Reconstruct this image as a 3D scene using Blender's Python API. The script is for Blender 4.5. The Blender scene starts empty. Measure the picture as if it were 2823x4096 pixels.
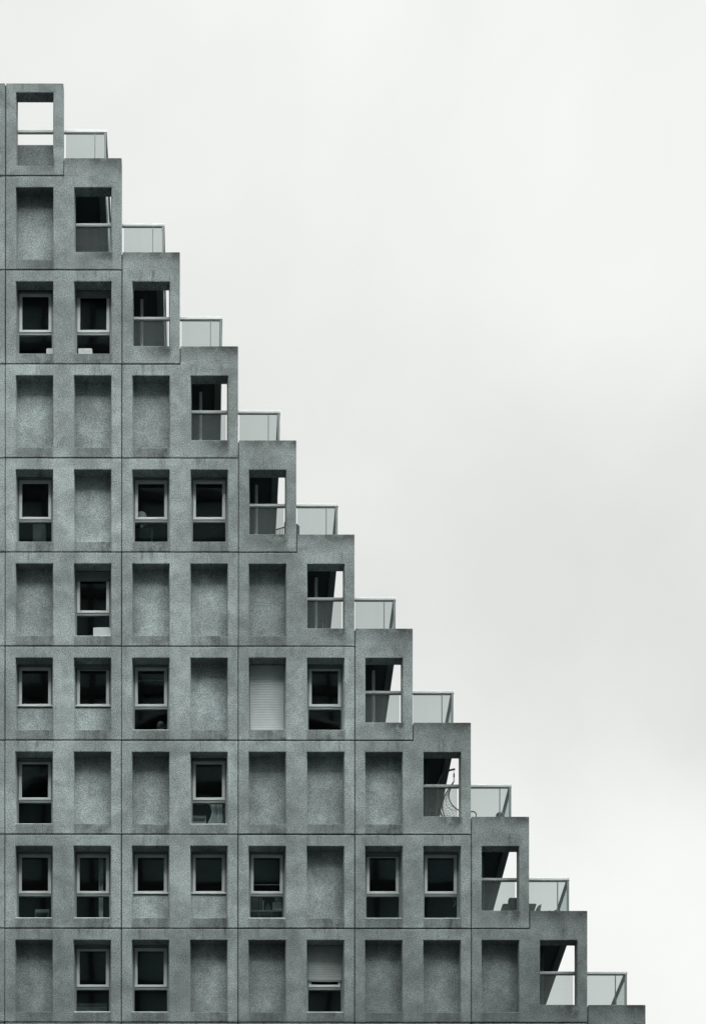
import bpy, bmesh, math, random
from mathutils import Vector
random.seed(7)
C = bpy.context.scene.collection
S = 76.0                    # drawing units (facade survey units) per metre
CX, CZ = 450.0, 4500.0      # survey origin: camera foot line / eye level
CAMD = 56.0                 # camera to facade, metres
PX, PY = 131.68, 212.7      # column pitch, storey pitch in survey units
X0, Y1 = 9.2, 398.0        # first vertical joint, first horizontal joint
def X(x): return (x-CX)/S
def Z(y): return (CZ-y)/S
def P(x, y, d):             # survey sight line met at depth d behind the facade
    s = 1+d/CAMD
    return Vector((X(x)*s, d, Z(y)*s))
def colx(c): return X0+PX*c
def joint(r): return Y1+PY*(r-1)      # joint above storey r (r>=1)
T = 0.30                    # panel thickness
OPW, OPT, OPH = 84.6, 26.5, 162.3

# ------------------------------------------------------------------ mesh helper
class MB:
    def __init__(s): s.v=[]; s.f=[]
    def quad(s, a,b,c,d):
        n=len(s.v); s.v += [tuple(a),tuple(b),tuple(c),tuple(d)]; s.f.append((n,n+1,n+2,n+3))
    def box(s, x0,x1,y0,y1,z0,z1):
        if x1<x0:x0,x1=x1,x0
        if y1<y0:y0,y1=y1,y0
        if z1<z0:z0,z1=z1,z0
        n=len(s.v)
        s.v += [(x0,y0,z0),(x1,y0,z0),(x1,y1,z0),(x0,y1,z0),(x0,y0,z1),(x1,y0,z1),(x1,y1,z1),(x0,y1,z1)]
        for f in ((0,3,2,1),(4,5,6,7),(0,1,5,4),(1,2,6,5),(2,3,7,6),(3,0,4,7)): s.f.append(tuple(n+i for i in f))
        return s
    def tube(s, pts, r, seg=8, closed=False):
        pts=[Vector(p) for p in pts]; n0=len(s.v); N=len(pts)
        rr = r if isinstance(r,(list,tuple)) else [r]*N
        for i,p in enumerate(pts):
            a=pts[(i-1)%N] if (closed or i>0) else p; b=pts[(i+1)%N] if (closed or i<N-1) else p
            t=(b-a).normalized() if (b-a).length>1e-9 else Vector((0,0,1))
            u=t.cross(Vector((0,1,0)));  u = u if u.length>0.05 else t.cross(Vector((1,0,0)))
            u.normalize(); w=t.cross(u)
            for k in range(seg):
                q=2*math.pi*k/seg; s.v.append(tuple(p+u*math.cos(q)*rr[i]+w*math.sin(q)*rr[i]))
        M = N if closed else N-1
        for i in range(M):
            j=(i+1)%N
            for k in range(seg):
                k2=(k+1)%seg; s.f.append((n0+i*seg+k,n0+i*seg+k2,n0+j*seg+k2,n0+j*seg+k))
        if not closed:
            s.f.append(tuple(n0+k for k in range(seg))[::-1]); s.f.append(tuple(n0+(N-1)*seg+k for k in range(seg)))
        return s
    def lathe(s, c, prof, seg=24, squash=1.0):     # prof list of (radius, z)
        n0=len(s.v); c=Vector(c)
        for r,z in prof:
            for k in range(seg):
                q=2*math.pi*k/seg; s.v.append((c.x+r*math.cos(q), c.y+r*math.sin(q)*squash, c.z+z))
        for i in range(len(prof)-1):
            for k in range(seg):
                k2=(k+1)%seg; s.f.append((n0+i*seg+k,n0+i*seg+k2,n0+(i+1)*seg+k2,n0+(i+1)*seg+k))
        s.f.append(tuple(n0+k for k in range(seg))[::-1]); s.f.append(tuple(n0+(len(prof)-1)*seg+k for k in range(seg)))
        return s
    def prism(s, poly, y0, y1):                    # polygon in xz, extruded in depth
        n=len(s.v); k=len(poly)
        s.v += [(x,y0,z) for x,z in poly]+[(x,y1,z) for x,z in poly]
        s.f.append(tuple(range(n,n+k))); s.f.append(tuple(range(n+2*k-1,n+k-1,-1)))
        for i in range(k):
            j=(i+1)%k; s.f.append((n+i,n+k+i,n+k+j,n+j))
        return s
    def build(s, name, m, parent=None, loc=(0,0,0), bevel=0, smooth=False, seg=2):
        me=bpy.data.meshes.new(name); me.from_pydata(s.v,[],s.f); me.update()
        bm=bmesh.new(); bm.from_mesh(me); bmesh.ops.remove_doubles(bm,verts=bm.verts,dist=1e-5)
        bmesh.ops.recalc_face_normals(bm,faces=bm.faces); bm.to_mesh(me); bm.free()
        me.materials.append(m)
        if smooth:
            for p in me.polygons: p.use_smooth=True
        o=bpy.data.objects.new(name,me); C.objects.link(o); o.location=loc; o.parent=parent
        if bevel:
            b=o.modifiers.new('bevel','BEVEL'); b.width=bevel; b.segments=seg; b.limit_method='ANGLE'; b.angle_limit=math.radians(50)
        return o

def tag(o,label=None,cat=None,group=None,kind=None):
    if label: o['label']=label
    if cat: o['category']=cat
    if group: o['group']=group
    if kind: o['kind']=kind
    return o
def empty(name, loc, label, cat, group=None):
    o=bpy.data.objects.new(name,None); C.objects.link(o); o.location=loc; o.empty_display_size=.2
    return tag(o,label,cat,group)

# ------------------------------------------------------------------ materials
def nt(name):
    m=bpy.data.materials.new(name); m.use_nodes=True
    t=m.node_tree; t.nodes.clear(); out=t.nodes.new('ShaderNodeOutputMaterial')
    return m,t,out
class NB:
    def __init__(s,t): s.t=t
    def n(s,ty,**k):
        x=s.t.nodes.new(ty)
        for a,b in k.items(): setattr(x,a,b)
        return x
    def put(s,node,i,v):
        if isinstance(v,bpy.types.NodeSocket): s.t.links.new(v,node.inputs[i])
        else: node.inputs[i].default_value=v
    def m(s,op,a,b=0.0,c=None,clamp=False):
        x=s.n('ShaderNodeMath',operation=op,use_clamp=clamp); s.put(x,0,a); s.put(x,1,b)
        if c is not None: s.put(x,2,c)
        return x.outputs[0]
    def ramp(s,v,lo,hi,a=0.0,b=1.0):
        x=s.n('ShaderNodeMapRange',interpolation_type='SMOOTHSTEP'); s.put(x,0,v); s.put(x,1,lo); s.put(x,2,hi); s.put(x,3,a); s.put(x,4,b); return x.outputs[0]
    def noise(s,vec,scale,detail=3,rough=.5,dist=0):
        x=s.n('ShaderNodeTexNoise'); s.put(x,'Vector',vec); s.put(x,'Scale',scale); s.put(x,'Detail',detail); s.put(x,'Roughness',rough); s.put(x,'Distortion',dist)
        return x.outputs['Fac']
    def scalevec(s,vec,sc):
        x=s.n('ShaderNodeMapping'); s.put(x,'Vector',vec); s.put(x,'Scale',sc); return x.outputs[0]

def make_concrete():
    m,t,out=nt('exposed_aggregate_concrete'); b=NB(t)
    pos=b.n('ShaderNodeNewGeometry').outputs['Position']
    sp=b.n('ShaderNodeSeparateXYZ'); b.put(sp,0,pos)
    U=b.m('DIVIDE', b.m('SUBTRACT', b.m('MULTIPLY_ADD', sp.outputs[0], S, CX), X0), PX)
    V=b.m('DIVIDE', b.m('SUBTRACT', b.m('MULTIPLY_ADD', sp.outputs[2], -S, CZ), Y1), PY)
    fu=b.m('FRACT',U); fv=b.m('FRACT',V)
    diff=b.m('SUBTRACT', b.m('FLOOR',U), b.m('FLOOR',V))
    streak=b.noise(b.scalevec(pos,(6,3,.8)),1.0,5,.7)
    blot=b.noise(pos,1.1,5,.6,.4)
    blot2=b.noise(pos,3.3,4,.6)
    patch=b.noise(pos,.33,3,.5)
    fine=b.noise(pos,30,3,.75)
    vor=b.n('ShaderNodeTexVoronoi'); b.put(vor,'Vector',pos); b.put(vor,'Scale',26.0)
    pits=b.ramp(vor.outputs['Distance'],.05,.17,1,0)
    pitsel=b.ramp(b.noise(pos,4.1,2,.5),.48,.60)
    pits=b.m('MULTIPLY',pits,pitsel)
    # dirt under every sill
    inx=b.m('MULTIPLY', b.ramp(fu,.15,.21), b.ramp(fu,.80,.86,1,0))
    undersill=b.m('MULTIPLY', inx, b.ramp(fv,.872,.888))
    undersill=b.m('MULTIPLY', undersill, b.m('MULTIPLY', b.ramp(streak,.36,.62,.62,1), b.m('LESS_THAN',diff,.5)))
    undersill=b.m('MULTIPLY', undersill, b.m('MULTIPLY', b.ramp(blot2,.36,.58,.45,1), b.ramp(patch,.4,.6,.70,1)))
    undersill=b.m('MULTIPLY', undersill, b.ramp(fu,.18,.75,.65,1.0))
    # dirt on raised parapets, heavier to the free corner
    raised=b.m('MULTIPLY', b.m('GREATER_THAN',diff,1.5), b.ramp(fv,.80,.97,1,.12))
    raised=b.m('MULTIPLY', raised, b.ramp(blot2,.38,.56,.42,1))
    raised=b.m('MULTIPLY', raised, b.ramp(fu,.0,.85,.55,1.0))
    # drip stains below the open loggia sills of the end bays
    endbay=b.m('MULTIPLY', b.m('GREATER_THAN',diff,.5), b.m('LESS_THAN',diff,1.5))
    drip=b.m('MULTIPLY', endbay, b.m('MULTIPLY', b.ramp(fv,.80,.815), b.ramp(fv,.84,.99,1,.25)))
    drip=b.m('MULTIPLY', drip, b.m('MULTIPLY', b.ramp(fu,.2,.78,.15,1), b.ramp(fu,.80,.88,1,0)))
    drip=b.m('MULTIPLY', drip, b.ramp(blot2,.34,.54,.2,1))
    # run-off from the joint corners into the storey below
    run=b.m('MULTIPLY', b.ramp(fv,0,.16,1,0), b.ramp(streak,.52,.72))
    # run-off below the heads on the blank bays
    headrun=b.m('MULTIPLY', b.m('MULTIPLY', inx, b.ramp(fv,.14,.60,1,0)), b.ramp(streak,.5,.7))
    f=b.m('MULTIPLY_ADD', undersill,-.80,1.0)
    f=b.m('MULTIPLY', f, b.m('MULTIPLY_ADD', raised,-.78,1.0))
    f=b.m('MULTIPLY', f, b.m('MULTIPLY_ADD', drip,-.75,1.0))
    f=b.m('MULTIPLY', f, b.m('MULTIPLY_ADD', run,-.38,1.0))
    f=b.m('MULTIPLY', f, b.m('MULTIPLY_ADD', headrun,-.30,1.0))
    f=b.m('MULTIPLY', f, b.ramp(blot,.36,.64,.80,1.14))
    f=b.m('MULTIPLY', f, b.ramp(patch,.38,.62,.82,1.12))
    f=b.m('MULTIPLY', f, b.ramp(fine,.30,.70,.45,1.55))
    f=b.m('MULTIPLY', f, b.ramp(blot2,.36,.62,.91,1.06))
    f=b.m('MULTIPLY', f, b.ramp(b.noise(pos,17,2,.6),.34,.62,.95,1.04))
    f=b.m('MULTIPLY', f, b.m('MULTIPLY_ADD', pits,-.6,1.0))
    # pale lime bloom in a few joint corners
    bloom=b.m('MULTIPLY', b.ramp(fv,.955,.985), b.ramp(b.noise(b.scalevec(pos,(.8,1,1.5)),1.0,3,.5),.60,.68))
    f=b.m('MULTIPLY', f, b.m('MULTIPLY_ADD', bloom,.35,1.0))
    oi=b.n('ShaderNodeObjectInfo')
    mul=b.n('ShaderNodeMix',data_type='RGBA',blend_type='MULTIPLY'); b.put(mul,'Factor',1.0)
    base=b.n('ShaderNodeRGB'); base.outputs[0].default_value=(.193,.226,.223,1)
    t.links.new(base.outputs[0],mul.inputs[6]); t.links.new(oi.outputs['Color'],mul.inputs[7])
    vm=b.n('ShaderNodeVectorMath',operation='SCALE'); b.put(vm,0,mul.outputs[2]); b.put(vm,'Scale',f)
    p=b.n('ShaderNodeBsdfPrincipled'); b.put(p,'Base Color',vm.outputs[0]); b.put(p,'Roughness',.93); b.put(p,'Specular IOR Level',.2)
    bp=b.n('ShaderNodeBump'); b.put(bp,'Strength',.8); b.put(bp,'Distance',.02); b.put(bp,'Height', b.noise(pos,38,5,.75))
    b.put(p,'Normal',bp.outputs[0]); t.links.new(p.outputs[0],out.inputs[0]); return m

def plain(name,col,rough=.6,metal=0.0,spec=.4,var=.12,scale=3.0,bump=0.0):
    m,t,out=nt(name); b=NB(t)
    tc=b.n('ShaderNodeNewGeometry').outputs['Position']
    f=b.ramp(b.noise(tc,scale,4,.6),.3,.7,1-var,1+var)
    vm=b.n('ShaderNodeVectorMath',operation='SCALE'); b.put(vm,0,col); b.put(vm,'Scale',f)
    p=b.n('ShaderNodeBsdfPrincipled'); b.put(p,'Base Color',vm.outputs[0]); b.put(p,'Roughness',rough); b.put(p,'Metallic',metal); b.put(p,'Specular IOR Level',spec)
    if bump:
        bp=b.n('ShaderNodeBump'); b.put(bp,'Strength',bump); b.put(bp,'Distance',.01); b.put(bp,'Height',b.noise(tc,scale*6,3,.6)); b.put(p,'Normal',bp.outputs[0])
    t.links.new(p.outputs[0],out.inputs[0]); return m

def glass(name,tint,wav=.0,refl=1.0,diff=0.0):
    m,t,out=nt(name); b=NB(t)
    tr=b.n('ShaderNodeBsdfTransparent'); b.put(tr,0,tint)
    gl=b.n('ShaderNodeBsdfGlossy'); b.put(gl,'Roughness',.02); b.put(gl,0,(.9,1,1,1))
    fr=b.n('ShaderNodeFresnel'); bf=b.n('ShaderNodeNewGeometry').outputs['Backfacing']; b.put(fr,0,b.m('MULTIPLY_ADD',bf,1/1.5-1.5,1.5))
    if wav:
        pos=b.n('ShaderNodeNewGeometry').outputs['Position']
        bp=b.n('ShaderNodeBump'); b.put(bp,'Strength',wav); b.put(bp,'Distance',.1); b.put(bp,'Height',b.noise(pos,.9,1,.4)); b.put(gl,'Normal',bp.outputs[0])
    mx=b.n('ShaderNodeMixShader'); b.put(mx,0,b.m('MULTIPLY',fr.outputs[0],refl)); t.links.new(tr.outputs[0],mx.inputs[1]); t.links.new(gl.outputs[0],mx.inputs[2])
    last=mx
    if diff:
        df=b.n('ShaderNodeBsdfDiffuse'); b.put(df,0,(.5,.56,.55,1))
        m2=b.n('ShaderNodeMixShader'); b.put(m2,0,diff); t.links.new(mx.outputs[0],m2.inputs[1]); t.links.new(df.outputs[0],m2.inputs[2]); last=m2
    t.links.new(last.outputs[0],out.inputs[0]); return m

def tower_mat():
    m,t,out=nt('dark_curtain_wall'); b=NB(t)
    pos=b.n('ShaderNodeNewGeometry').outputs['Position']
    cell=b.n('ShaderNodeTexVoronoi'); cell.feature='F1'; b.put(cell,'Vector',b.scalevec(pos,(.33,.33,.28))); b.put(cell,'Scale',1.0)
    p=b.n('ShaderNodeBsdfPrincipled'); b.put(p,'Base Color',(.22,.29,.305,1)); b.put(p,'Roughness',.5)
    t.links.new(p.outputs[0],out.inputs[0]); return m

M=dict(
 conc=make_concrete(),
 seal=plain('joint_sealant',(.012,.02,.02),.9),
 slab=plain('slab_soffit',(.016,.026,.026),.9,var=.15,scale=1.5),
 beam=plain('pale_edge_beam',(.055,.072,.072),.8,var=.1),  # paler base colour than the slab soffit
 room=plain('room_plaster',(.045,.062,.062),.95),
 frame=plain('aluminium_frame',(.34,.375,.37),.45,.0,.5,var=.06),
 frame2=plain('painted_outer_frame',(.095,.115,.115),.55,var=.06),
 shut=plain('roller_shutter_slats',(.31,.345,.34),.5,var=.07,scale=2),
 rail=plain('anodised_handrail',(.32,.355,.35),.45,.1,.5,var=.06),
 post=plain('grey_metal_post',(.035,.048,.048),.5,.2,.5),
 side=plain('grey_side_panel',(.075,.095,.095),.6),
 white=plain('white_board',(.26,.29,.285),.7,var=.08,bump=.3),
 foam=plain('pale_wrapped_foam',(.24,.265,.26),.75,var=.15,scale=9,bump=.6),
 bright=plain('white_painted_post',(.62,.66,.65),.4,0,.5,var=.08),
 shut2=plain('dimmed_shutter_slats',(.20,.225,.22),.5,var=.1,scale=2),  # slats darkened to stand for weaker light on the lower storeys
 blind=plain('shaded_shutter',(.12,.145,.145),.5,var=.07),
 card=plain('pale_carton',(.40,.42,.41),.8,var=.12,scale=5),
 dark=plain('black_painted_steel',(.018,.026,.026),.5),
 cloth=plain('dark_upholstery',(.02,.028,.03),.95,var=.2,scale=14,bump=.5),
 wick=plain('dark_woven_cane',(.05,.06,.058),.8,var=.3,scale=30),
 curt=plain('pale_curtain',(.42,.47,.47),.9,var=.15,scale=5),
 leaf=plain('dark_plant_leaf',(.03,.05,.04),.7,var=.3,scale=8),
 pane=glass('window_glass',(.80,.83,.825,1),.012,.9),
 balu=glass('balustrade_glass',(.79,.815,.81,1),0,.6,.055),
 tower=tower_mat(),
 ground=plain('asphalt',(.028,.032,.032),.95,var=.2,scale=.4),
)

# ------------------------------------------------------------------ the stepped block
ROWS=12
bld=empty('apartment_building',(0,0,-1.6),'stepped grey concrete apartment block with deep-set windows and glass-railed terraces','building')
OFF=Vector((0,0,1.6))       # children are built in world coordinates; parent sits at the ground
def adopt(o, parent):
    """parent o keeping its world placement"""
    o.parent=parent
    p=parent; off=Vector((0,0,0))
    while p: off+=p.location; p=p.parent
    o.location=Vector(o.location)-off
    return o

GRID={ # blank b, window w, short window s, closed shutter c, half shutter h, loggia l
 0:'t', 1:'bl', 2:'wwl', 3:'bbbl', 4:'wbwwl', 5:'bwbbbl', 6:'sswbcwl', 7:'wbbwbbbl', 8:'wwsswbwwl', 9:'bwwbbhbbbl',
 10:'wbwbbwbbwbl', 11:'bbwwbbwbbbbl'}
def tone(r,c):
    """panel colour: small random spread plus painted light fall-off by storey and bay"""
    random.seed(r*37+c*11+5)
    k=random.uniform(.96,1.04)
    k*= {0:.74,1:.86,2:.94,8:.90,9:.78,10:.72,11:.72}.get(r,1.0)  # storey factors put the light fall-off into the panel colour
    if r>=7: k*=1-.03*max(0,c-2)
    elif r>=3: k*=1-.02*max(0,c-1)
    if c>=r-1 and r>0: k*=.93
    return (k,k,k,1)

def grid_panel(xs_f, xs_b, zs_f, zs_b, holes, solid):
    """xs/zs: grid lines front/back; holes:set of (i,j); solid(i,j)->bool"""
    mb=MB(); nx=len(xs_f)-1; nz=len(zs_f)-1
    F=lambda i,j:(xs_f[i],0.0,zs_f[j]); B=lambda i,j:(xs_b[i],T,zs_b[j])
    is_s=lambda i,j: 0<=i<nx and 0<=j<nz and solid(i,j) and (i,j) not in holes
    for i in range(nx):
        for j in range(nz):
            if not is_s(i,j): continue
            mb.quad(F(i,j),F(i+1,j),F(i+1,j+1),F(i,j+1)); mb.quad(B(i,j),B(i+1,j),B(i+1,j+1),B(i,j+1))
            if not is_s(i-1,j): mb.quad(F(i,j),F(i,j+1),B(i,j+1),B(i,j))
            if not is_s(i+1,j): mb.quad(F(i+1,j),F(i+1,j+1),B(i+1,j+1),B(i+1,j))
            if not is_s(i,j-1): mb.quad(F(i,j),F(i+1,j),B(i+1,j),B(i,j))
            if not is_s(i,j+1): mb.quad(F(i,j+1),F(i+1,j+1),B(i+1,j+1),B(i,j+1))
    return mb

G=0.9      # half joint width
SPL=2.4    # splay of the jambs
def panel(r, c0, c1, raised, kinds):
    random.seed(r*101+c0*7); jt=lambda: random.uniform(-.28,.35)
    xa=colx(c0)+G+jt(); xb=colx(c1+1)-G-(jt() if c1<r else 0)
    top=(joint(r) if r>0 else 188.0-G)+G+(jt() if r>0 else 0); bot=joint(r+1)-G-jt()
    xsf=[xa]; xsb=[xa]; holes=set()
    for c in range(c0,c1+1):
        if raised and c==c1 and c1>c0: xsf.append(colx(c)+G); xsb.append(colx(c)+G)
        l=colx(c)+23.6; rr=l+OPW
        xsf+=[l,rr]; xsb+=[l+SPL,rr-SPL]
    xsf.append(xb); xsb.append(xb)
    ot=top+OPT-G if r>0 else 210.0
    ob=ot+OPH if r>0 else 375.0
    lob=joint(r+1)-41.3
    zsf=[bot,ob,lob,ot,top]; zsb=[bot,ob,lob,ot,top]
    if r==0: zsf=[bot,ob,328,ot,top]; zsb=list(zsf)
    if raised: zsf.append(joint(r)-41.0); zsb.append(joint(r)-41.0)
    n=len(xsf)-1
    # hole columns
    hc=[]
    for c in range(c0,c1+1):
        l=colx(c)+23.6
        hc.append(xsf.index(l))
    for k,i in zip(kinds,hc):
        holes.add((i,2)); 
        if k!='l': holes.add((i,1))
    lastx = hc[-1]-1 if c1>c0 else 0       # raised part begins here
    if raised and c1>c0: lastx=xsf.index(colx(c1)+G)
    def solid(i,j):
        if j<=3: return True
        return raised and i>=lastx
    mb=grid_panel([X(v) for v in xsf],[X(v) for v in xsb],[Z(v) for v in zsf],[Z(v) for v in zsb],holes,solid)
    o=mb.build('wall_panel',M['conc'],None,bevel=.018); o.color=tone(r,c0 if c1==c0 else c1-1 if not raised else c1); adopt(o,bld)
    return o
PANEL_TONE={}
BD=.262
def blank(r,c,part=False):
    l=colx(c)+23.6; top=(joint(r)+OPT if r>0 else 308.5); bot=(joint(r)+OPT+OPH if r>0 else 375.0)
    if part: top=joint(r)+OPT+100
    e=SPL*BD/T
    mb=MB(); z1=Z(top)+(.0 if (r==0 or part) else .004)
    mb.box(X(l+e)-.012,X(l+OPW-e)+.012,BD,BD+.06,Z(bot)-.01,z1+(.0 if (r==0 or part) else .01))
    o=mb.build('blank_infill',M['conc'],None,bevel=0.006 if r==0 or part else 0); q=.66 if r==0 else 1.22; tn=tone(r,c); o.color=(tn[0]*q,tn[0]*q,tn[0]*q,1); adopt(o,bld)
    return o

# window meshes, local origin = head of the opening at mid width, facade plane
def ring(mb,xo,zo0,zo1,xi,zi0,zi1,y0,y1):
    mb.box(-xo,-xi,y0,y1,-zo1,-zo0); mb.box(xi,xo,y0,y1,-zo1,-zo0)
    mb.box(-xi,xi,y0,y1,-zi0,-zo0); mb.box(-xi,xi,y0,y1,-zo1,-zi1)
def proto_frame(full=True):
    mb=MB(); d0,d1=.325,.40
    mb.box(-.545,-.487,d0,d1,-2.13 if full else -1.31,0); mb.box(.487,.545,d0,d1,-2.13 if full else -1.31,0)
    mb.box(-.487,.487,d0,d1,-.058,0)
    mb.box(-.487,.487,d0,d1,-1.309,-1.236)
    if full: mb.box(-.487,.487,d0,d1,-2.13,-2.075)
    # shutter guides
    mb.box(-.53,-.503,.285,.3245,-2.12 if full else -1.25,0); mb.box(.503,.53,.285,.3245,-2.12 if full else -1.25,0)
    return mb
def proto_sash():
    mb=MB(); ring(mb,.481,.064,1.230,.402,.135,1.158,.315,.37)
    ring(mb,.4015,.1355,1.1575,.392,.145,1.148,.338,.36)
    return mb
def win_mesh(mb,name,mat,bevel):
    o=mb.build(name,M[mat],None,bevel=bevel); return o
def slat_mesh(drop):
    mb=MB(); z=.0; n=int(drop/.0495); h=drop/n if n else .05
    for i in range(n):
        a=-(i*h); b=a-h
        # each slat: a shallow convex profile
        y=.300
        zz=[a-.003,a-h*.25,a-h*.5,a-h*.8,b+.003]; yy=[y,y-.007,y-.009,y-.006,y]
        for k in range(4):
            mb.quad((-.5,yy[k],zz[k]),(.5,yy[k],zz[k]),(.5,yy[k+1],zz[k+1]),(-.5,yy[k+1],zz[k+1]))
        mb.quad((-.5,y,b+.003),(.5,y,b+.003),(.5,y+.006,b),(-.5,y+.006,b)); mb.quad((-.5,y+.006,b),(.5,y+.006,b),(.5,y,b-.003),(-.5,y,b-.003))
    return mb
def window(r,c,kind,drop=.0):
    cx=X(colx(c)+23.6+OPW/2); zt=Z(joint(r)+OPT)
    full = kind!='s'
    fr=proto_frame(full).build('window',M['frame2'],None,loc=(cx,0,zt),bevel=.004); adopt(fr,bld)
    def sub(mb,name,mat,bevel=0.0,**k):
        o=mb.build(name,M[mat],None,bevel=bevel,**k); o.parent=fr; return o
    if kind!='c':
        sub(proto_sash(),'sash','frame',.004)
        sub(MB().box(-.3915,.3915,.345,.351,-1.1475,-.1455),'pane','pane')
        if full: sub(MB().box(-.4865,.4865,.36,.366,-2.0745,-1.3095),'pane','pane')
    if full: sub(MB().box(-.542,.542,.035,.324,-2.136,-2.115),'sill','bright',.003)
    else: sub(MB().box(-.532,.532,.235,.324,-1.285,-1.238),'sill','frame',.004)
    if kind=='c': drop=2.08
    if kind=='h': drop=1.03
    if drop>0:
        sh=slat_mesh(drop)
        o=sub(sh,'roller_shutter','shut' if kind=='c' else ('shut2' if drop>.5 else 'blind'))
        bar=MB().box(-.5,.5,.292,.31,-drop-.05,-drop+.003); sub(bar,'bottom_bar','frame' if kind=='c' else 'frame2',.003)
        for sx in (-1,1): sub(MB().box(sx*.47,sx*.5,.262,.2915,-drop-.04,-drop-.005),'shutter_stop','dark',.004)
    else:
        sub(MB().box(-.5,.5,.29,.324,-.05,-.002),'shutter_box','frame2',.003)
    return fr
DROPS={(2,0):.04,(2,1):.17,(5,1):.25,(6,1):.10,(6,0):0,(6,5):.06,(8,6):.09,(7,3):.03,(7,0):.06,(9,1):.05,(4,2):0}

for r in range(0,ROWS):
    kinds=GRID[r]
    # two-bay panels from the left; the last bay stands alone on even storeys
    panel(r,-2,-1,False,'bb'); blank(r,-2); blank(r,-1)
    c=0
    while c<=r:
        last=(c+1>=r)
        if c==r: panel(r,c,c,r>0,kinds[c]); c+=1
        else: panel(r,c,c+1, c+1==r, kinds[c:c+2]); c+=2
    for c,k in enumerate(kinds):
        if k=='b' or k=='t': blank(r,c)
        elif k=='s': window(r,c,'s',DROPS.get((r,c),0)); blank(r,c,True)
        elif k in 'wch': window(r,c,k,DROPS.get((r,c),0))
# next storey head below the frame and plain base to the ground
nb=ROWS
for k in range(0,9):
    r=nb+k
    mb=MB(); mb.box(X(colx(-2))+.01,X(colx(r+1))-.012,0,6,Z(joint(r+1))+.01 if k<8 else -1.6,Z(joint(r))-.012)
    mb.box(X(colx(r))+.01,X(colx(r+1))-.012,0,T,Z(joint(r))-.0119,Z(joint(r)-41))
    o=mb.build('base_wall',M['conc'],None); o.color=(.85,.85,.85,1); adopt(o,bld)

# joint sealant, one strip net behind the panel faces
mb=MB()
for r in range(1,ROWS+1):
    xr=colx(min(r,ROWS)) 
    mb.box(X(colx(-2)),X(xr)-.004,.045,.07,Z(joint(r))-.012,Z(joint(r))+.012)
for c in range(0,ROWS+1):
    top = joint(c)-38.5 if c>0 else 190
    if c%2==0: mb.box(X(colx(c))-.012,X(colx(c))+.012,.048,.073,Z(joint(ROWS)),Z(top))
    else: mb.box(X(colx(c))-.012,X(colx(c))+.012,.048,.073,Z(joint(c)),Z(top))
o=mb.build('joint_sealant',M['seal'],None); adopt(o,bld)

# slabs, rooms, terraces
EDGE=39.0
for r in range(1,ROWS+1):
    # floor of storey r-1 = ceiling of storey r ; its terrace reaches the corner above bay r
    xr=colx(r+1)-EDGE if r<=ROWS else 0
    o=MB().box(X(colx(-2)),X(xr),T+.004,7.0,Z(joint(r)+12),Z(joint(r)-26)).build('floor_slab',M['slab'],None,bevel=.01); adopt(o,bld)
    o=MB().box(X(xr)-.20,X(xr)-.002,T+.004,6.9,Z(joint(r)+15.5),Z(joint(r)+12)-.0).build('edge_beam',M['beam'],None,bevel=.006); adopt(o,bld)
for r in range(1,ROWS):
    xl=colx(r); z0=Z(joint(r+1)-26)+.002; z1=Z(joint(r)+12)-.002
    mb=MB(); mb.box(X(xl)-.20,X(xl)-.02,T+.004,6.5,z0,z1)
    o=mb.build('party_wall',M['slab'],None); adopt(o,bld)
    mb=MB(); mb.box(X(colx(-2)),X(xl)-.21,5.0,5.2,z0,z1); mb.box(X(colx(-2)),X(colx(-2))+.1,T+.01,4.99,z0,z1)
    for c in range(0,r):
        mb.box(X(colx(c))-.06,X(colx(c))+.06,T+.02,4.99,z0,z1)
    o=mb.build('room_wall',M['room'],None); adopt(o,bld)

# terrace railings
POSTS={1:0,2:21,3:22.5,4:17,5:20,6:18.5,7:6,8:2.5,9:4.5}
def railing(r):
    """railing of storey r, over the parapets of bay r and bay r+1"""
    D0=.35; zt=Z(joint(r+1)-130.5); hz=.072
    xl=colx(r)+10; xe=colx(r+2)-36.0
    x0=X(xl) if r>0 else X(colx(0)+10)
    mb=MB(); mb.box(x0,X(xe),D0,D0+.048,zt-hz,zt)
    base=mb.build('railing',M['rail'],None,bevel=.006); adopt(base,bld)
    w=base
    def sub(mb,name,mat,bevel=0):
        o=mb.build(name,M[mat],None,bevel=bevel); adopt(o,w); return o
    zb=Z(joint(r+1)-24)
    sub(MB().box(x0,X(xe)-.03,D0+.006,D0+.042,zt-hz-.03,zt-hz-.001),'lower_rail','post')
    op=colx(r)+23.6
    if r>0: sub(MB().box(X(op)+.0,X(op+OPW-4.5),D0+.018,D0+.028,zb,zt-hz-.031),'glass_panel','balu')
    sub(MB().box(X(colx(r+1)+3),X(colx(r+2)-63.6),D0+.018,D0+.028,zb,zt-hz-.031),'glass_panel','balu')
    sub(MB().box(X(colx(r+2)-62.4),X(xe)-.085,D0+.018,D0+.028,zb,zt-hz-.031),'glass_panel','balu')
    sub(MB().box(X(colx(r+2)-63)-.013,X(colx(r+2)-63)+.013,D0+.008,D0+.04,zb,zt-hz-.031),'post','post')
    sub(MB().box(X(xe)-.08,X(xe)-.012,D0+.004,D0+.05,zb,zt-hz-.002),'corner_post','side',.004)
    # side run along the terrace edge
    dend=6.2
    sub(MB().box(X(xe)-.085,X(xe),D0+.05,dend,zt-hz,zt),'side_handrail','side',.005)
    sub(MB().box(X(xe)-.040,X(xe)-.030,D0+.06,dend-.05,zb,zt-hz-.002),'side_glass','balu')
    for k in range(1,5):
        y=D0+k*1.4
        sub(MB().box(X(xe)-.06,X(xe)-.02,y,y+.05,Z(joint(r+1)+6),zt-hz-.003),'side_post','post',.003)
    return base
for r in range(0,ROWS): railing(r)
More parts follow.
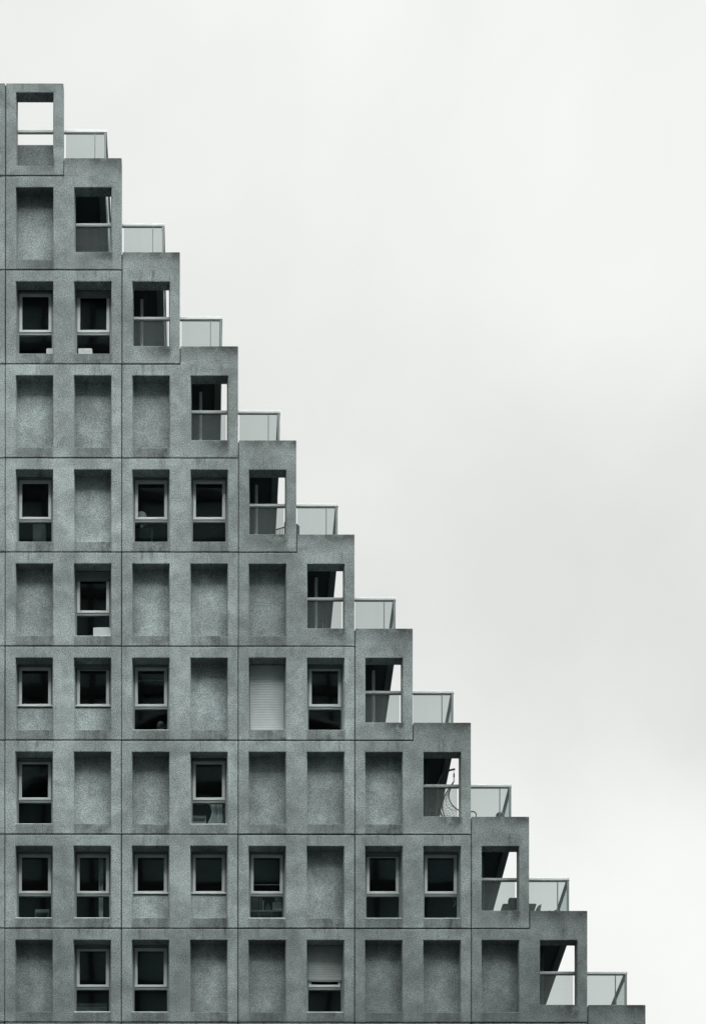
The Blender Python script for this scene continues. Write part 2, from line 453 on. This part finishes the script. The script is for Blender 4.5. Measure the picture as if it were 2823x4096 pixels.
# light steel posts behind the loggia openings
for r,off in POSTS.items():
    if not off: continue
    d=.78; s=1+d/CAMD
    xx=X(colx(r)+23.6+off)*s
    mb=MB(); z0=Z(joint(r+1)-25); z1=Z(joint(r)+12)-.001
    mb.box(xx-.045,xx+.045,d,d+.09,z0,z1)
    mb.box(xx-.012,xx+.012,d-.012,d+.001,z0,z1)
    o=mb.build('post',M['bright'] if r<7 else M['side'],None,bevel=.008); adopt(o,bld)

# ------------------------------------------------------------------ things on the window ledges and behind the panes
def win_at(r,c): return colx(c)+23.6, joint(r)+OPT
def bx(x0,x1,y0,y1,d,dd):    # box whose front face covers that survey rectangle at depth d
    a=P(x0,y1,d); b=P(x1,y0,d); return a.x,b.x,d,d+dd,a.z,b.z
def thingbase(x,y,d): return P(x,y,d)
def centre(b): return Vector(((b[0]+b[1])/2,(b[2]+b[3])/2,min(b[4],b[5])))
def boxthing(name,label,cat,b,mat,bevel=.01,group=None,seg=3):
    c=centre(b)
    o=MB().box(b[0]-c.x,b[1]-c.x,b[2]-c.y,b[3]-c.y,b[4]-c.z,b[5]-c.z).build(name,M[mat],None,loc=c,bevel=bevel,seg=seg)
    tag(o,label,cat,group); return o
def floor_z(r): return Z(joint(r+1)-26)
def sill_z(r): return Z(joint(r)+OPT+OPH)+.021
# foam blocks and white box standing on the outer ledges
def onledge(r,x0,x1,ytop,d,dd):
    a=P(x0,ytop,d); b=P(x1,ytop,d); return (a.x,b.x,d,d+dd,sill_z(r),a.z)
boxthing('foam_block','small rounded pale block on the ledge of the top left window','block',onledge(2,101.5,119.2,787.0,.12,.16),'foam',.035,'pale blocks on the top window ledges')
boxthing('foam_block','wider rounded pale block on the ledge of the top row second window','block',onledge(2,173.5,205.5,787.0,.12,.16),'foam',.03,'pale blocks on the top window ledges')
wb=onledge(5,208.5,249.8,1419.5,.10,.17)
boxthing('storage_box','white rectangular box on the outer ledge of a lone window between blank recesses','box',wb,'white',.008)
c=centre(wb)
boxthing('folded_cloth','flat dark folded cloth lying on top of the white ledge box','cloth',(c.x-.17,c.x+.20,.13,.25,wb[5]+.001,wb[5]+.035),'side',.012)

def emptyat(name,b,label,cat,group=None): return empty(name,centre(b),label,cat,group)
def part(root,mb,name,mat,bevel=0,smooth=False):
    o=mb.build(name,M[mat],None,bevel=bevel,smooth=smooth); adopt(o,root); return o

# lamp with a round shade, storey 4 bay 2
l,t=win_at(4,2)
p=P(l+21,1172,.62)
root=empty('table_lamp',(p.x,p.y,floor_z(4)+.72),'pale rounded lamp shade behind the lower left corner of an upper pane','lamp')
part(root,MB().lathe((p.x,p.y,p.z),[(.17,-.16),(.175,-.06),(.165,.03),(.13,.11),(.07,.16),(.0,.175)],24),'lamp_shade','card',smooth=True)
part(root,MB().lathe((p.x,p.y,floor_z(4)+.74),[(.09,0),(.09,.02),(.02,.05),(.015,.5)],16),'lamp_stand','dark')
p2=P(l+21.5,1166,.47)
o=MB().lathe((0,0,0),[(.03,0),(.036,.05),(.036,.09),(.03,.09),(.028,.02)],14).build('cup',M['bright'],None,loc=(p2.x,p2.y,floor_z(4)+.723)); tag(o,'tiny white cup beside the round lamp behind the glass','cup')
# its table
b=(p.x-.35,p.x+.35,.45,.8,floor_z(4),floor_z(4)+.72)
root=emptyat('side_table',b,'dark little table under the round lamp behind the glass','table')
part(root,MB().box(b[0],b[1],b[2],b[3],b[5]-.03,b[5]),'table_top','room')
for sx in (b[0]+.02,b[1]-.05):
    for sy in (b[2]+.02,b[3]-.05): part(root,MB().box(sx,sx+.03,sy,sy+.03,b[4],b[5]-.031),'leg','room')
# dim cushion behind storey 4 bay 0
a=P(71,1184,.6); e=P(102,1184,.6)
boxthing('cushion','dim grey cushion leaning behind the lower pane of the leftmost window','cushion',(a.x,e.x,.6,.75,floor_z(4),a.z),'side',.05)
# curtain rods
def rod(r,c,y,label):
    l,t=win_at(r,c); a=P(l+12.5,y,.42); b=P(l+73,y,.42)
    o=MB().tube([(-(b.x-a.x)/2,0,0),((b.x-a.x)/2,0,0)],.009).build('curtain_rod',M['rail'],None,loc=(a+b)/2); tag(o,label,'curtain rod','thin rods across the panes'); return o
rod(6,2,1539,'thin pale rod high across the pane of the window beside two short windows')
rod(7,3,1804,'thin rod across the pane above a pale gathered curtain')
rod(8,4,2001,'thin rod low across the pane above the packed shelf')
# ball in storey 6 bay 2
p=P(361,1640,.55)
o=MB().lathe((0,0,0),[(.12*math.sin(math.pi*k/10)+.0005,-.12*math.cos(math.pi*k/10)) for k in range(11)],20).build('round_pouf',M['side'],None,loc=(p.x,p.y,p.z-.02),smooth=True)
o.location.z=p.z-.02
o.scale=(1.05,1,1); tag(o,'dim grey ball behind the bottom right corner of a lower pane','ball')
# curtains
def curtain(r,x0,x1,y0,y1,d,folds,label,gather=0.0,mat='curt'):
    a=P(x0,y1,d); b=P(x1,y0,d); n=folds*8; mb=MB(); rows=14; w=b.x-a.x; base=[]
    for j in range(rows+1):
        tt=j/rows; row=[]
        for i in range(n+1):
            s=i/n; amp=.022*(1-.3*tt)
            g = gather*math.sin(math.pi*tt)*(s-1)*-.5*w
            row.append((a.x+s*w+g-(a.x+b.x)/2, amp*math.sin(2*math.pi*folds*s+.8*math.sin(3*tt)), b.z+(a.z-b.z)*tt-a.z))
        base.append(row)
    for j in range(rows):
        for i in range(n): mb.quad(base[j][i],base[j][i+1],base[j+1][i+1],base[j+1][i])
    o=mb.build('curtain',M[mat],None,loc=((a.x+b.x)/2,d,a.z),smooth=True)
    so=o.modifiers.new('thick','SOLIDIFY'); so.thickness=.004
    tag(o,label,'curtain','curtains behind the panes'); return o
curtain(7,467,502,1809,1862,.46,4,'pale gathered curtain filling the right half of the window above the stacked boxes',.5)
curtain(8,221.5,231.5,1935,2078,.5,2,'narrow pale curtain hanging at the right edge of a tall window',0)
# stacked cartons etc. storey 7 bay 3
def inside(x0,x1,ytop,ybot,d,dd):
    a=P(x0,ytop,d); b=P(x1,ybot,d); return (a.x,b.x,d,d+dd,b.z,a.z)
fz=floor_z(7)
b=inside(475.5,504,1843,1900,.5,.25); b=(b[0],b[1],b[2],b[3],fz,b[5])
lower=boxthing('carton','lower pale carton of the stacked pair behind the glass','box',b,'card',.008,'cartons behind the glass')
b2=inside(478.5,504,1828,1843,.52,.2); b2=(b2[0],b2[1],.52,.72,b[5]+.002,b2[5])
boxthing('carton','upper pale carton with a slanted side on top of the stacked pair','box',b2,'card',.008,'cartons behind the glass')
b=inside(432,464,1844.5,1900,.5,.22); b=(b[0],b[1],b[2],b[3],fz,b[5])
root=emptyat('shelf_box',b,'open-fronted white shelf box left of the stacked cartons','shelf')
mb=MB(); x0,x1,y0,y1,z0,z1=b; th=.05
mb.box(x0,x1,y1-.02,y1,z0,z1)
mb.box(x0,x0+.03,y0,y1-.021,z0,z1); mb.box(x1-th,x1,y0,y1-.021,z0,z1)
part(root,mb,'shelf_side','white',.004)
mb=MB(); mb.box(x0+.031,x1-th-.001,y0,y1-.021,z1-.07,z1)
mb.box(x0+.031,x1-th-.001,y0,y1-.021,z1-.24,z1-.17); part(root,mb,'shelf_board','white',.004)
# stool storey 8 bay 0
fz=floor_z(8)
b=inside(77.5,109,2056.5,2100,.46,.25); x0,x1,y0,y1,z0,z1=b; z0=fz
root=empty('stool',((x0+x1)/2,(y0+y1)/2,z0),'pale low stool behind the lower pane of a tall left window','stool')
part(root,MB().box(x0,x1,y0,y1,z1-.10,z1),'seat','frame2',.006)
for sx in (x0,x1-.03):
    for sy in (y0,y1-.03): part(root,MB().box(sx,sx+.03,sy,sy+.03,z0,z1-.101),'leg','frame2')
# packed shelf, storey 8 bay 4
l,t=win_at(8,4); fz=floor_z(8)
def sh(x0,x1,yt,yb,d=.46,dd=.2): return inside(x0,x1,yt,yb,d,dd)
b=sh(562,637,2058,2100); x0,x1,y0,y1,z0,z1=b; z0=fz
root=empty('low_shelf',((x0+x1)/2,(y0+y1)/2,z0),'low shelf with open compartments packed with jars and books behind the glass','shelf')
part(root,MB().box(x0,x1,y0,y1,z1-.05,z1),'shelf_top','frame2',.004)
mb=MB()
for q in (0,.29,.68,1): mb.box(x0+(x1-x0-.02)*q,x0+(x1-x0-.02)*q+.02,y0,y1,z0,z1-.051)
part(root,mb,'divider','frame2',.002); part(root,MB().box(x0,x1,y1+.001,y1+.02,z0,z1),'back_board','post')
zt=z1+.002
def onshelf(name,label,cat,xa,xb,yt,mat,d=.48,dd=.12,group='things on the low shelf'):
    a=P(xa,yt,d); bb=P(xb,yt,d); return boxthing(name,label,cat,(a.x,bb.x,d,d+dd,zt,a.z),mat,.008,group)
onshelf('file_box','large dim file box at the left end of the low shelf','box',567,582,2030,'side')
onshelf('book','upright thick book left of the jar on the low shelf','book',584,590.5,2031,'frame2')
onshelf('book','slim pale book next to the jar on the low shelf','book',591.5,594.5,2036,'card')
onshelf('carton','wide pale carton at the right end of the low shelf','box',614,635,2040,'card')
a=P(624,2040,.5)
boxthing('carton','smaller carton resting on the wide pale carton of the low shelf','box',(P(619,2035,.49).x,P(636,2035,.49).x,.49,.59,P(619,2040,.48).z+.003,P(619,2030,.49).z),'side',.006,'things on the low shelf')
p=P(603.5,2052,.52)
o=MB().lathe((0,0,0),[(.075,0),(.08,.02),(.08,.13),(.07,.16),(.03,.175),(.03,.2),(.012,.21),(.012,.24),(.002,.245)],20).build('glass_jar',M['frame2'],None,loc=(p.x,.54,zt),smooth=True)
tag(o,'round lidded jar with a knob in the middle of the low shelf','jar','things on the low shelf')
# small bright cord, storey 8 bay 7
pts=[P(1022.5,2034,.42),P(1025.5,2037,.42),P(1026.8,2041,.42),P(1026,2045,.42),P(1023.5,2048,.42),P(1023,2051,.42)]
c0=pts[-1]
o=MB().tube([q-c0 for q in pts],[.006,.008,.012,.012,.012,.004]).build('cord',M['rail'],None,loc=c0,smooth=True); tag(o,'short bright curved cord hanging behind the lower right pane','cord')
# lattice tray storey 9 bay 1
b=inside(171,240,2271,2290,.42,.12); x0,x1,y0,y1,z0,z1=b
z0=Z(joint(9)+OPT+OPH)-.05
root=empty('lattice_tray',((x0+x1)/2,(y0+y1)/2,z0),'long pale lattice tray low behind the bottom left lower pane','tray')
mb=MB(); n=13; w=(x1-x0)
zz0=z1-.11
for k in range(n):
    xa=x0+w*k/n; xb=x0+w*(k+1)/n
    mb.tube([(xa,y0,zz0),(xb,y0,z1)],.006,6); mb.tube([(xa,y0,z1),(xb,y0,zz0)],.006,6)
mb.tube([(x0,y0,z1),(x1,y0,z1)],.009,6); mb.tube([(x0,y0,zz0),(x1,y0,zz0)],.008,6)
part(root,mb,'lattice','frame2'); part(root,MB().box(x0,x1,y0+.012,y1,z0,zz0+.02),'tray','side')

# ------------------------------------------------------------------ terrace things
# hanging egg chair, storey 7
D=.62; fz=floor_z(7)
def Q(x,y,d=D): return P(x,y,d)
hb=Q(1008,1870); base=Vector((hb.x,D,fz))
chair=empty('hanging_egg_chair',base,'dark hanging egg chair with open net basket on a curved stand','chair')
st=[Vector((Q(1012,1800).x,D,fz+.03)),Q(1004,1858),Q(994.5,1840),Q(988,1817),Q(985,1790),Q(989,1765),Q(998,1748.5),Q(1009,1743.5),Q(1018,1740.5),Q(1025.5,1738.8)]
def smoothpath(pts,n=6):
    out=[]; m=len(pts)
    for i in range(m-1):
        p0=pts[max(i-1,0)];p1=pts[i];p2=pts[i+1];p3=pts[min(i+2,m-1)]
        for k in range(n):
            t=k/n
            out.append(.5*((2*p1)+(p2-p0)*t+(2*p0-5*p1+4*p2-p3)*t*t+(3*p1-p0-3*p2+p3)*t**3))
    out.append(pts[-1]); return out
part(chair,MB().tube(smoothpath(st[1:],6),.026,10),'stand_pole','dark',smooth=True)
part(chair,MB().tube([Vector((Q(1010,1858).x,D+.02,fz+.02)),Q(1004,1858)],.028,10),'stand_foot','dark')
part(chair,MB().lathe((Q(1012,1860).x,D+.1,fz),[(.45,0),(.45,.02),(.06,.035)],28,.6),'base_plate','dark')
# chain: spring and oval links
sp=[]; top=Q(1023.3,1741)
part(chair,MB().lathe(Q(1023.3,1755.5),[(.004,.10),(.022,.085),(.024,.0),(.022,-.02),(.004,-.03)],12),'spring','dark')
mb=MB(); zc=Q(1023.3,1757.5).z; zend=Q(1023.3,1767).z; nl=5; 
ln=(zc-zend)/nl
for k in range(nl):
    cz=zc-ln*(k+.5); pts=[]
    for q in range(12):
        an=2*math.pi*q/12; a=.018*math.cos(an) if k%2==0 else 0; bq=0 if k%2==0 else .018*math.cos(an)
        pts.append((top.x+a,D+bq,cz+ln*.62*math.sin(an)))
    mb.tube(pts,.005,6,closed=True)
mb.tube([top,(top.x,D,Q(1023,1748).z)],.006,6)
part(chair,mb,'chain','dark')
# basket: a tear-drop rim whose near side stands to the left and far side to the right, net sagging between
N1=D-.20; N2=D+.24
near=smoothpath([Q(1023.3,1766.6),Q(1010,1786.5,D-.1),Q(1001,1803,N1),Q(996.7,1822,N1),Q(999.5,1838,N1),Q(1005,1849,N1),Q(1018,1859,N1),Q(1034,1860,D-.08),Q(1050,1846,D+.05)],6)
far=smoothpath([Q(1023.3,1766.6),Q(1014.5,1786,D+.1),Q(1011.8,1800,N2),Q(1015,1812.5,N2),Q(1022,1822.5,N2),Q(1029,1828.5,N2),Q(1037,1833.5,N2),Q(1045,1838,D+.18),Q(1050,1846,D+.05)],6)
NN=len(near)
part(chair,MB().tube(near,.020,8),'basket_rim','dark',smooth=True)
part(chair,MB().tube(far,.017,8),'basket_rim','dark',smooth=True)
def surf(i,s):
    i=max(0,min(NN-1,i)); s=max(0,min(1,s)); k=int(i); f=i-k; k2=min(NN-1,k+1)
    a=near[k].lerp(near[k2],f); b_=far[k].lerp(far[k2],f); q=a.lerp(b_,s); sag=math.sin(math.pi*s)
    return q+Vector((-.015,.04,-.05))*sag
mb=MB()
for k in range(4,NN-2,3):
    mb.tube([surf(k-2+6*j/12,j/12) for j in range(13)],.0045,5)
for s0 in (.22,.45,.68,.88):
    mb.tube([surf(i,s0+.10*math.sin(i*.3)) for i in range(3,NN-1)],.0045,5)
for s0 in (0,.5):
    mb.tube([surf(i,s0+(i-10)/NN) for i in range(8,NN-2)],.004,5)
part(chair,mb,'basket_net','dark')
part(chair,MB().tube([Q(994,1804),Q(1000,1803.5)],.012,6),'brace','dark')
# other things on the same terrace
def arc(cx,cy,r,a0,a1,d,n=12,sy=1): return [Q(cx+r*math.cos(math.radians(a0+(a1-a0)*k/n)),cy-sy*r*math.sin(math.radians(a0+(a1-a0)*k/n)),d) for k in range(n+1)]
p=Q(1066,1870,.6)
root=empty('garden_chair',(p.x,.75,fz),'garden chair with a curved tubular arm showing above the parapet beside the egg chair bay','chair')
for dd in (.58,.98):
    part(root,MB().tube([Q(1050,1838,dd)]+arc(1065.5,1843,8.2,100,-10,dd)+[Vector((Q(1073,1850,dd).x,dd,fz))],.018,8),'armrest','wick',smooth=True)
part(root,MB().box(p.x-.32,p.x+.12,.6,.96,fz+.36,fz+.41),'seat','wick',.02)
part(root,MB().box(p.x-.36,p.x-.31,.6,.96,fz+.42,fz+.62),'backrest','wick',.02)
for sy in (.6,.93): part(root,MB().box(p.x-.34,p.x-.30,sy,sy+.03,fz,fz+.359),'leg','dark')
# kettle barbecue
p=Q(1127.6,1848,.75); R=.135
root=empty('kettle_barbecue',(p.x,.75,fz),'black domed kettle barbecue lid just above the parapet behind glass','barbecue')
zc=Q(1127.6,1837.2,.75).z-R*.9
part(root,MB().lathe((p.x,.75,zc),[(R,0),(R*.97,R*.3),(R*.82,R*.6),(R*.5,R*.84),(.02,R*.9)],24),'lid','dark',smooth=True)
part(root,MB().lathe((p.x,.75,zc-.002),[(.03,-R*.8),(R*.6,-R*.65),(R*.9,-R*.3),(R,0)],24),'bowl','dark',smooth=True)
for k in range(3):
    an=2*math.pi*k/3+.4; part(root,MB().tube([(p.x+.06*math.cos(an),.75+.06*math.sin(an),zc-R*.7),(p.x+.16*math.cos(an),.75+.16*math.sin(an),fz+.005)],.010,6),'leg','dark')
# low stool/table with ladder-like frame inside storey 7 bay
b=inside(983,986,1832,1860,.95,.04)
x0=Q(967,1822,.95).x; x1=Q(986,1822,.95).x; z1=Q(986,1811,.95).z
root=empty('folding_chair',((x0+x1)/2,1.1,fz),'dim folded chair in the shade left of the egg chair','chair')
part(root,MB().box(x1-.035,x1,.95,.99,fz,z1),'leg','side',.004); part(root,MB().box(x0,x0+.03,.95,.99,fz,z1-.25),'leg','side',.004)
part(root,MB().box(x0+.031,x1-.036,.955,.985,z1-.29,z1-.25),'crossbar','post'); part(root,MB().box(x0,x1,1.0,1.3,z1-.45,z1-.42),'seat','post')

# slatted chair with woven back, storey 4
fz=floor_z(4); d=.62
p=P(650,1210,d)
root=empty('slatted_chair',(p.x,d+.2,fz),'dark slatted garden chair with a woven back, half hidden by the concrete pier','chair')
arm=[P(617,1200,d),P(620,1198,d),P(628,1195.5,d),P(637,1193,d),P(642,1192,d)]
for dd in (0,.42):
    part(root,MB().tube([a+Vector((0,dd,0)) for a in arm],.016,8),'armrest','dark')
mb=MB()
for k in range(6):
    xx=620.5+k*3.1; a=P(xx,1197.5-.29*(xx-621),d); mb.box(a.x-.008,a.x+.008,d-.008,d+.008,fz+.42,a.z)
part(root,mb,'side_slats','dark')
a=P(640,1177,d+.02); b=P(673.5,1187,d+.02)
mb=MB(); mb.prism([(P(639,1210,d).x,fz+.42),(P(639.5,1180,d).x,P(639.5,1180,d).z),(P(643,1175,d).x,P(643,1175,d).z),(P(660,1176,d).x,P(660,1178,d).z),(P(670,1184,d).x,P(670,1184,d).z),(P(674.5,1188,d).x,P(674.5,1188,d).z),(P(673.5,1210,d).x,fz+.42)],d+.02,d+.07)
part(root,mb,'backrest','wick',.01)
mb=MB()
for k in range(7):
    a=P(646.2,1182+k*3.6,d); mb.box(a.x-.006,a.x+.006,d+.008,d+.0195,a.z-.012,a.z+.004)
    a=P(668.6,1190+k*3.0,d); mb.box(a.x-.006,a.x+.006,d+.008,d+.0195,a.z-.010,a.z+.004)
part(root,mb,'woven_trim','rail')
a=P(617,1205,d); b=P(673,1205,d)
part(root,MB().box(a.x,b.x,d,d+.45,fz+.38,fz+.42),'seat','dark',.01)
for sx in (a.x,b.x-.04):
    for sy in (d,d+.41): part(root,MB().box(sx,sx+.04,sy,sy+.04,fz,fz+.379),'leg','dark')

# dark sofa storey 8
fz=floor_z(8); d=.62
def pz(x,y): q=P(x,y,d); return (q.x,q.z)
xa=P(1128,2060,d).x; xb=P(1207,2060,d).x
root=empty('patio_sofa',((xa+xb)/2,d+.35,fz),'black padded terrace sofa silhouetted behind the lowest-but-one open bay','sofa')
mb=MB(); mb.prism([(P(1126,2064,d).x,fz+.1),pz(1129.5,2056),pz(1134,2042.3),pz(1149,2042),pz(1149,2064),(P(1149,2064,d).x,fz+.1)],d,d+.7); part(root,mb,'armrest','cloth',.03)
mb=MB(); mb.prism([(P(1204,2064,d).x,fz+.1),pz(1204.5,2060),pz(1211,2042),pz(1190,2041.8),pz(1190,2064),(P(1190,2064,d).x,fz+.1)],d,d+.7); part(root,mb,'armrest','cloth',.03)
q0=pz(1147.5,2027); q1=pz(1191,2027)
part(root,MB().box(q0[0],q1[0],d+.02,d+.22,fz+.3,q0[1]),'backrest','cloth',.05)
part(root,MB().box(pz(1149,2050)[0]+.002,pz(1190,2050)[0]-.002,d+.23,d+.68,fz+.1,fz+.40),'seat','cloth',.03)
# pointed leaf plant beside the sofa
p=P(1210,2062,.55)
root=empty('potted_plant',(p.x,.55,fz),'dark spiky leaved pot plant poking over the parapet right of the sofa','plant')
part(root,MB().lathe((p.x,.55,fz),[(.10,0),(.13,.22),(.14,.25)],18),'pot','post')
def leaf(pts,w):
    mb=MB(); n=len(pts)
    mb.tube(pts,[w*(.4+.9*math.sin(math.pi*min(1,(k+.4)/(n-.2)))) if k<n-1 else .002 for k in range(n)],6); return mb
r0=Vector((p.x,.55,fz+.2))
part(root,leaf([r0,P(1212,2058,.55),P(1217,2050,.55),P(1221.5,2043.5,.55)],.045),'leaf','leaf')
part(root,leaf([r0,P(1212,2062,.55),P(1216,2058,.55),P(1219,2052,.55)],.05),'leaf','leaf')
part(root,leaf([r0,P(1226,2064,.6),P(1240,2061,.6),P(1248,2061,.6)],.03),'leaf','leaf')
p=P(1253.5,2060,.6)
boxy=MB().lathe((0,0,0),[(.05,0),(.07,.03),(.065,.07),(.03,.10),(.002,.105)],14).build('garden_bucket',M['dark'],None,loc=(p.x,.6,P(1253,2057.3,.6).z-.105),smooth=True)
boxy.location.z=P(1253,2057.3,.6).z-.105
tag(boxy,'small dark rounded pot just showing on the parapet near the rail end','pot')
# thin stake, storey 5 terrace
p=P(727,1420,.6); fz=floor_z(5)
o=MB().tube([(0,0,0),(0,0,P(727,1409,.6).z-fz)],.008,6).build('garden_stake',M['rail'],None,loc=(p.x,.6,fz)); tag(o,'thin pale stake standing behind the glass of the fifth terrace bay','stake')

# ------------------------------------------------------------------ ground, opposite tower
o=MB().box(-2500,2500,-2500,2500,-1.75,-1.6).build('ground',M['ground'],None); tag(o,kind='structure')
tw=empty('office_tower',(4,-82,-1.6),'dark gridded office tower standing opposite, reflected in the panes and enlarged to block low light','building')
o=MB().box(-71,76,-110,-82,-1.6,168).build('wall',M['tower'],None); adopt(o,tw)  # unseen bulk, widened and raised to keep low front light off the facade
mb=MB()
for k in range(43):
    x=-71+k*3.5; mb.box(x-.18,x+.18,-81.9,-81.55,-1.6,168)
for k in range(46):
    z=2+k*3.6; mb.box(-71,76,-81.999,-81.75,z-.35,z+.35)
o=mb.build('mullions',plain('tower_mullion',(.012,.016,.016),.6),None); adopt(o,tw)
mb=MB()
for k in range(5):
    pts=[(-22+49*q/24, -81.3, 28+k*26+14*math.sin(math.pi*q/24)) for q in range(25)]; mb.tube(pts,.45,8)
o=mb.build('arched_brace',M['dark'],None); adopt(o,tw)

# ------------------------------------------------------------------ sky
w=bpy.data.worlds.new('World'); bpy.context.scene.world=w; w.use_nodes=True
t=w.node_tree; t.nodes.clear(); b=NB(t)
EL,AZ=math.radians(66),math.radians(14); GLOW=19.0      # sun to the front right, high
sky=b.n('ShaderNodeTexSky',sky_type='NISHITA'); sky.sun_disc=False; sky.sun_elevation=EL; sky.sun_rotation=math.pi-AZ; sky.dust_density=3; sky.air_density=1
bw=b.n('ShaderNodeRGBToBW'); b.put(bw,0,sky.outputs[0])
tc=b.n('ShaderNodeTexCoord').outputs['Generated']
sep=b.n('ShaderNodeSeparateXYZ'); b.put(sep,0,tc); dx,dy,dz=sep.outputs
n1=b.noise(b.scalevec(tc,(1.0,1.0,1.8)),3.1,5,.5,.35)
n2=b.noise(tc,8.0,4,.55,.3)
# grey cloud bank lying across the sky at about 36 degrees, thinner to the left
e=b.m('ADD', dz, b.m('MULTIPLY_ADD', n1,.16, b.m('MULTIPLY_ADD', dx,.02,-.062)))
bank=b.m('MULTIPLY', b.ramp(e,.525,.600), b.ramp(e,.600,.715,1,0))
bank=b.m('MULTIPLY', bank, b.ramp(dx,-.08,.22,.62,1.0))
bank=b.m('MULTIPLY', bank, b.ramp(n1,.3,.7,.75,1.15))
cl=b.m('ADD', b.m('MULTIPLY',bank,.13), b.m('MULTIPLY_ADD',n2,.20,-.11))
cl=b.m('ADD', cl, b.m('MULTIPLY', b.ramp(n1,.35,.6,1,0), .03))
base_l=b.m('ADD', b.m('SUBTRACT',.915,cl), b.ramp(dz,.47,.56,.07,0))
# bright thin overcast towards the zenith and the veiled sun
dot=b.n('ShaderNodeVectorMath',operation='DOT_PRODUCT'); b.put(dot,0,tc); b.put(dot,1,(math.sin(AZ)*math.cos(EL),-math.cos(AZ)*math.cos(EL),math.sin(EL)))
lobe=b.ramp(dot.outputs['Value'],.62,1.0)
lum=b.m('MULTIPLY', b.m('MULTIPLY',base_l,b.ramp(dz,-.02,.46,.25,1.0)), b.m('MULTIPLY_ADD', lobe,GLOW,1.0))
crc=b.n('ShaderNodeVectorMath',operation='SCALE'); b.put(crc,0,(9.90,10.10,9.88)); b.put(crc,'Scale',lum)
mx=b.n('ShaderNodeMix',data_type='RGBA'); b.put(mx,0,.04); t.links.new(crc.outputs[0],mx.inputs[6]); t.links.new(bw.outputs[0],mx.inputs[7])
bg=b.n('ShaderNodeBackground'); b.put(bg,1,.1); t.links.new(mx.outputs[2],bg.inputs[0])
wo=b.n('ShaderNodeOutputWorld'); t.links.new(bg.outputs[0],wo.inputs[0])
sl=bpy.data.lights.new('sun','SUN'); sl.energy=1.5; sl.angle=math.radians(35); sl.color=(1,.985,.96)
so=bpy.data.objects.new('sun',sl); C.objects.link(so)
dirv=Vector((math.sin(AZ)*math.cos(EL),-math.cos(AZ)*math.cos(EL),math.sin(EL)))
so.rotation_euler=dirv.to_track_quat('Z','Y').to_euler(); so.location=dirv*120

# ------------------------------------------------------------------ camera
cam=bpy.data.cameras.new('camera'); co=bpy.data.objects.new('camera',cam); C.objects.link(co)
roll=math.radians(.055)
co.location=(0,-CAMD,0); co.rotation_euler=(math.pi/2,-roll,0)
cam.sensor_width=36; cam.lens=36*CAMD*S/2316
cam.shift_y=(CZ-1158)/2316; cam.shift_x=(798-3.2-CX)/2316+roll*(CZ-1158)/2316
cam.clip_start=.5; cam.clip_end=3000
sc=bpy.context.scene; sc.camera=co
sc.view_settings.view_transform='Standard'; sc.view_settings.look='None'; sc.view_settings.exposure=0; sc.view_settings.gamma=1
sc.render.resolution_x=705; sc.render.resolution_y=1024
